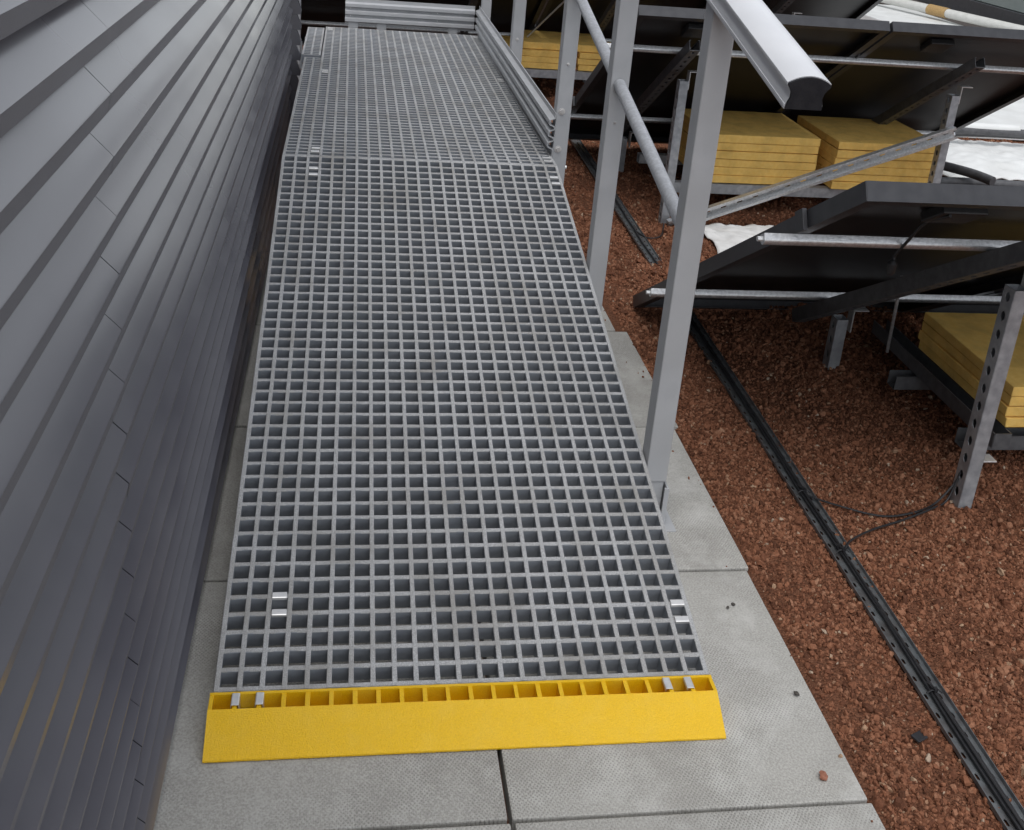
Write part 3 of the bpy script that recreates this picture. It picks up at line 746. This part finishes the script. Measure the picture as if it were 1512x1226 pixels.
for i, (off, amp, nm) in enumerate(((-.004, .004, 'thick black cable running in the tray, left strand'), (.001, .0035, 'thick black cable running in the tray, middle strand'), (.005, .004, 'thick black cable running in the tray, right strand'))):
    solo('cable', MB().tube(wobble_line(lambda y: tray_x(y) + off, -.65, 1.88, 70, amp, lambda y: .002 + .003 * (i == 1), i * 4.1), .0031, 8), M_BLACK, nm, 'cable', 'cables lying in the tray', smooth=True)
solo('cable', MB().tube(wobble_line(lambda y: tray_x(y), 2.06, 3.8, 50, .006, lambda y: .014, 17), .0038, 8), M_BLACK, 'black cable in the far stretch of the tray', 'cable', 'cables lying in the tray', smooth=True)
def spline(pts, n=40):
    pts = [Vector(q) for q in pts]; out = []
    for i in range(len(pts) - 1):
        p0 = pts[max(i - 1, 0)]; p1_ = pts[i]; p2_ = pts[i + 1]; p3_ = pts[min(i + 2, len(pts) - 1)]
        for k in range(n // (len(pts) - 1)):
            t = k / (n // (len(pts) - 1))
            out.append(.5 * ((2 * p1_) + (-p0 + p2_) * t + (2 * p0 - 5 * p1_ + 4 * p2_ - p3_) * t * t + (-p0 + 3 * p1_ - 3 * p2_ + p3_) * t ** 3))
    out.append(pts[-1]); return out
def gpt(x, y, dz): return (x, y, gz(x, y) + dz)
solo('cable', MB().tube(spline([(.895, .62, .004), gpt(.955, .575, .012), gpt(1.05, .535, .010), gpt(1.13, .54, .010), gpt(1.21, .575, .012), (1.27, .60, .05), (1.283, .60, .10)], 48), .0026, 8), M_BLACK, 'thin black cable looping from the tray to the near leg, upper one', 'cable', 'cables looping to the rack leg', smooth=True)
solo('cable', MB().tube(spline([(.892, .395, .006), gpt(.925, .43, .022), gpt(1.0, .475, .014), gpt(1.1, .515, .010), gpt(1.19, .555, .010), gpt(1.25, .585, .02), (1.283, .606, .09)], 48), .0026, 8), M_BLACK, 'thin black cable looping from the tray to the near leg, lower one', 'cable', 'cables looping to the rack leg', smooth=True)
solo('cable', MB().tube(spline([(.925, 2.48, .012), gpt(.96, 2.40, .015), gpt(1.02, 2.42, .012), gpt(1.07, 2.56, .02)], 36), .003, 8), M_BLACK, 'thin black cable reaching from the tray to the middle leg', 'cable', 'cables looping to the rack leg', smooth=True)
# cable ties knotted round the bundle
for y in (.63, .395, -.03):
    x = tray_x(y)
    m = MB(); m.tube([(x - .016, y, .003), (x - .008, y, .010), (x + .008, y, .010), (x + .016, y, .003)], .0018, 6); m.box((x - .003, y - .004, .009), (x + .004, y + .004, .015)); m.tube([(x + .003, y, .012), (x - .012, y + .022, .014)], .0011, 5)
    solo('cable_tie', m, M_BLACK, 'black cable tie round the tray cables %s' % ({.63: 'by the upper loop', .395: 'by the lower loop', -.03: 'near the bottom of the photo'}[y]), 'cable tie', 'cable ties on the tray')
# dc cable hanging on the upper rail of the near row
q = p1(.985, .335, MT)
solo('cable', MB().tube(spline([p1(.98, .12, .035), p1(.982, .22, .03), p1(.985, .30, .05) + Z * -.006, p1(.986, .36, .075), q + Vector((.0, .0, -.06)), q + Vector((-.003, 0, -.075))], 40), .0035, 8), M_BLACK, 'short black cable with plug hanging over the front rail', 'cable', smooth=True)
solo('cable_plug', MB().tube([q + Vector((-.003, 0, -.055)), q + Vector((-.003, 0, -.062)), q + Vector((-.003, 0, -.085)), q + Vector((-.003, 0, -.09))], [.006, .011, .009, .005], 10), M_BLACK, 'round black plug at the end of the cable on the front rail', 'plug', smooth=True)

# ------------------------------------------------------------------ things on the gravel
def crumple(x0, x1, y0, y1, h, amp, sd, n=46):
    m = MB(); vv = []
    for j in range(n + 1):
        for i in range(n + 1):
            u, v = i / n, j / n
            x = x0 + (x1 - x0) * u + .02 * nz(v * 3, sd); y = y0 + (y1 - y0) * v + .02 * nz(u * 3, sd + 7)
            e = min(u, 1 - u, v, 1 - v)
            ridge = abs(nz(x * 9 + 2 * nz(x * 3, y * 3, sd), y * 14, sd))
            vv.append((x, y, gz(x, y) + .012 + h * min(1, e * 4) * (1 - .35 * v) + amp * ridge + amp * .5 * nz(x * 22, y * 22, sd)))
    m.add(vv, [(j * (n + 1) + i, j * (n + 1) + i + 1, (j + 1) * (n + 1) + i + 1, (j + 1) * (n + 1) + i) for j in range(n) for i in range(n)])
    return m
solo('fleece_sheet', crumple(1.17, 1.72, 2.10, 2.60, .045, .024, 3.3), M_WHITE, 'crumpled white fleece lying on the gravel behind the near panel', 'sheet', smooth=True, solid=.004)
for i, (x, y, w, lb) in enumerate(((.985, 2.02, .028, 'small white scrap on the gravel left of the near panel corner'), (1.03, 2.13, .02, 'tiny white scrap on the gravel behind the near post'))):
    solo('paper_scrap', crumple(x, x + w, y, y + w * 1.6, .004, .006, 20 + i, 10), M_WHITE, lb, 'scrap', 'white scraps on the gravel', smooth=True, solid=.001)
solo('membrane_sheet', crumple(2.86, 3.9, 3.45, 4.25, .06, .018, 8.1), M_WSHEET, 'torn white sheet with ragged edge among the black hoses', 'sheet', smooth=True, solid=.006)
roof = thing('white_boards', (4.0, 5.3, 0), 'white roof boards laid flat on the gravel beyond the hoses', 'roof boards')
for i in range(3):
    for j in range(3):
        part('plate', MB().box((2.95 + i * .92, 4.36 + j * .92, .0), (2.95 + i * .92 + .914, 4.36 + j * .92 + .914, .05 + random.uniform(-.004, .004))), M_WSHEET, roof, bevel=.003)
hz = [([(2.45, 3.40, .06), (2.62, 3.70, .07), (2.85, 3.95, .08), (3.3, 4.12, .09), (4.1, 4.1, .09)], 'grey black hose bending round the torn white sheet, rear one'),
      ([(2.48, 3.30, .04), (2.60, 3.62, .05), (2.78, 3.86, .12), (3.1, 3.97, .14), (3.7, 3.98, .13), (4.3, 3.9, .12)], 'grey black hose lying on top of the torn white sheet'),
      ([(2.45, 3.25, .02), (2.75, 3.30, .03), (3.15, 3.28, .03), (3.8, 3.2, .03)], 'grey black hose in front of the torn white sheet, upper one'),
      ([(2.42, 3.12, .02), (2.75, 3.16, .02), (3.2, 3.12, .02), (3.9, 3.05, .03)], 'grey black hose in front of the torn white sheet, lower one'),
      ([(2.52, 3.72, .05), (2.70, 3.50, .08), (2.84, 3.28, .09), (2.90, 3.15, .085)], 'cut off grey hose with open end crossing the others'),
      ([(2.50, 3.05, .02), (2.62, 3.22, .02), (2.72, 3.42, .04), (2.8, 3.6, .05)], 'short grey hose half hidden behind the rack leg')]
for pts, lb in hz:
    solo('hose', MB().tube(spline(pts, 40), .024, 14), M_HOSE, lb, 'hose', 'hoses lying on the gravel', smooth=True)
solo('pipe_sleeve', MB().tube([(3.12, 3.99, .155), (3.55, 4.0, .150)], .028, 14), M_WSHEET, 'white plastic sleeve on the hose over the torn sheet', 'sleeve', smooth=True)
# far right: pipe, dark roofing strip, grey green building
def PIPE(t): return Vector((5.10, 8.62, .3)).lerp(Vector((5.53, 6.98, .3)), t)
pipe = solo('roof_pipe', MB().tube([PIPE(-.2), PIPE(1.1)], .042, 18), M_PIPE, 'off white pipe crossing the roof at the top right', 'pipe', smooth=True)
solo('tape_wrap', MB().tube([PIPE(.27), PIPE(.41)], [.05, .049], 18), M_TAPE, 'brown tape wrapped round the off white pipe', 'tape', smooth=True)
solo('roof_upstand', MB().box((4.55, 6.2, -.02), (5.36, 9.0, .22)), M_WSHEET, 'white membrane upstand under the off white pipe', 'upstand', bevel=.01)
solo('roofing_strip', MB().box((5.40, 5.0, -.02), (6.4, 16, .20)), M_BROWN, 'dark brown roofing strip between the pipe and the grey green wall', 'roofing', bevel=.01)
bld = thing('metal_building', (6.5, 9, 0), 'grey green sheet metal wall at the top right corner', 'building')
for i in range(8): part('panel', MB().box((5.98, 5.0 + i * 1.2, .36), (6.02, 5.0 + i * 1.2 + 1.19, 3.0)), M_GREEN, bld, bevel=.004)
part('plinth', MB().box((5.94, 5.0, .203), (6.10, 14.6, .355)), M_FRAME, bld, bevel=.004)
part('core', MB().box((6.025, 5.0, .0), (8, 14.6, 2.98)), M_CLADBACK, bld)

# small loose things on the paving
def pebble(loc, r, sd, mat, label, flat=.6):
    bm = bmesh.new(); bmesh.ops.create_icosphere(bm, subdivisions=2, radius=1)
    for v in bm.verts:
        c = v.co * (1 + .45 * nz(v.co.x * 1.3 + sd, v.co.y * 1.3, v.co.z * 1.3)); v.co = Vector((c.x * r, c.y * r * .8, c.z * r * flat))
    lo = min(v.co.z for v in bm.verts)
    for v in bm.verts: v.co.z -= lo
    me = bpy.data.meshes.new('stone'); bm.to_mesh(me); bm.free()
    o = link('loose_stone', me, mat, None, loc); o.rotation_euler.z = sd
    return tag(o, label, 'stone', 'stray stones on the paving')
M_RED = pmat('red stone', (.25, .10, .06), (.32, .14, .09), 200, .9, bump=.4, bscale=400)
M_DSTONE = pmat('dark grit', (.05, .045, .04), (.09, .08, .07), 300, .9)
pebble((.585, -.205, .001), .009, 1.3, M_RED, 'red stone chip alone on the pale slab at lower right')
pebble((.612, -.02, .001), .006, 2.3, M_DSTONE, 'dark grit crumb on the slab right of the yellow wedge')
pebble((.66 - .1, .222, .001), .004, 4.1, M_DSTONE, 'tiny dark crumb on the slab beside the lowest grid rows')
pebble((.575, .232, .001), .0045, 5.5, M_DSTONE, 'small dark crumb on the slab, right of the lowest grid rows')
m = MB(); m.box((.0, .0, .0), (.03, .018, .004)); o = solo('tile_chip', m, M_FRAME, 'flat dark chip lying on the gravel left of the cable tray', 'chip', bevel=.001); o.location = gpt(.795, -.14, .008); o.rotation_euler = (.1, .15, .5)
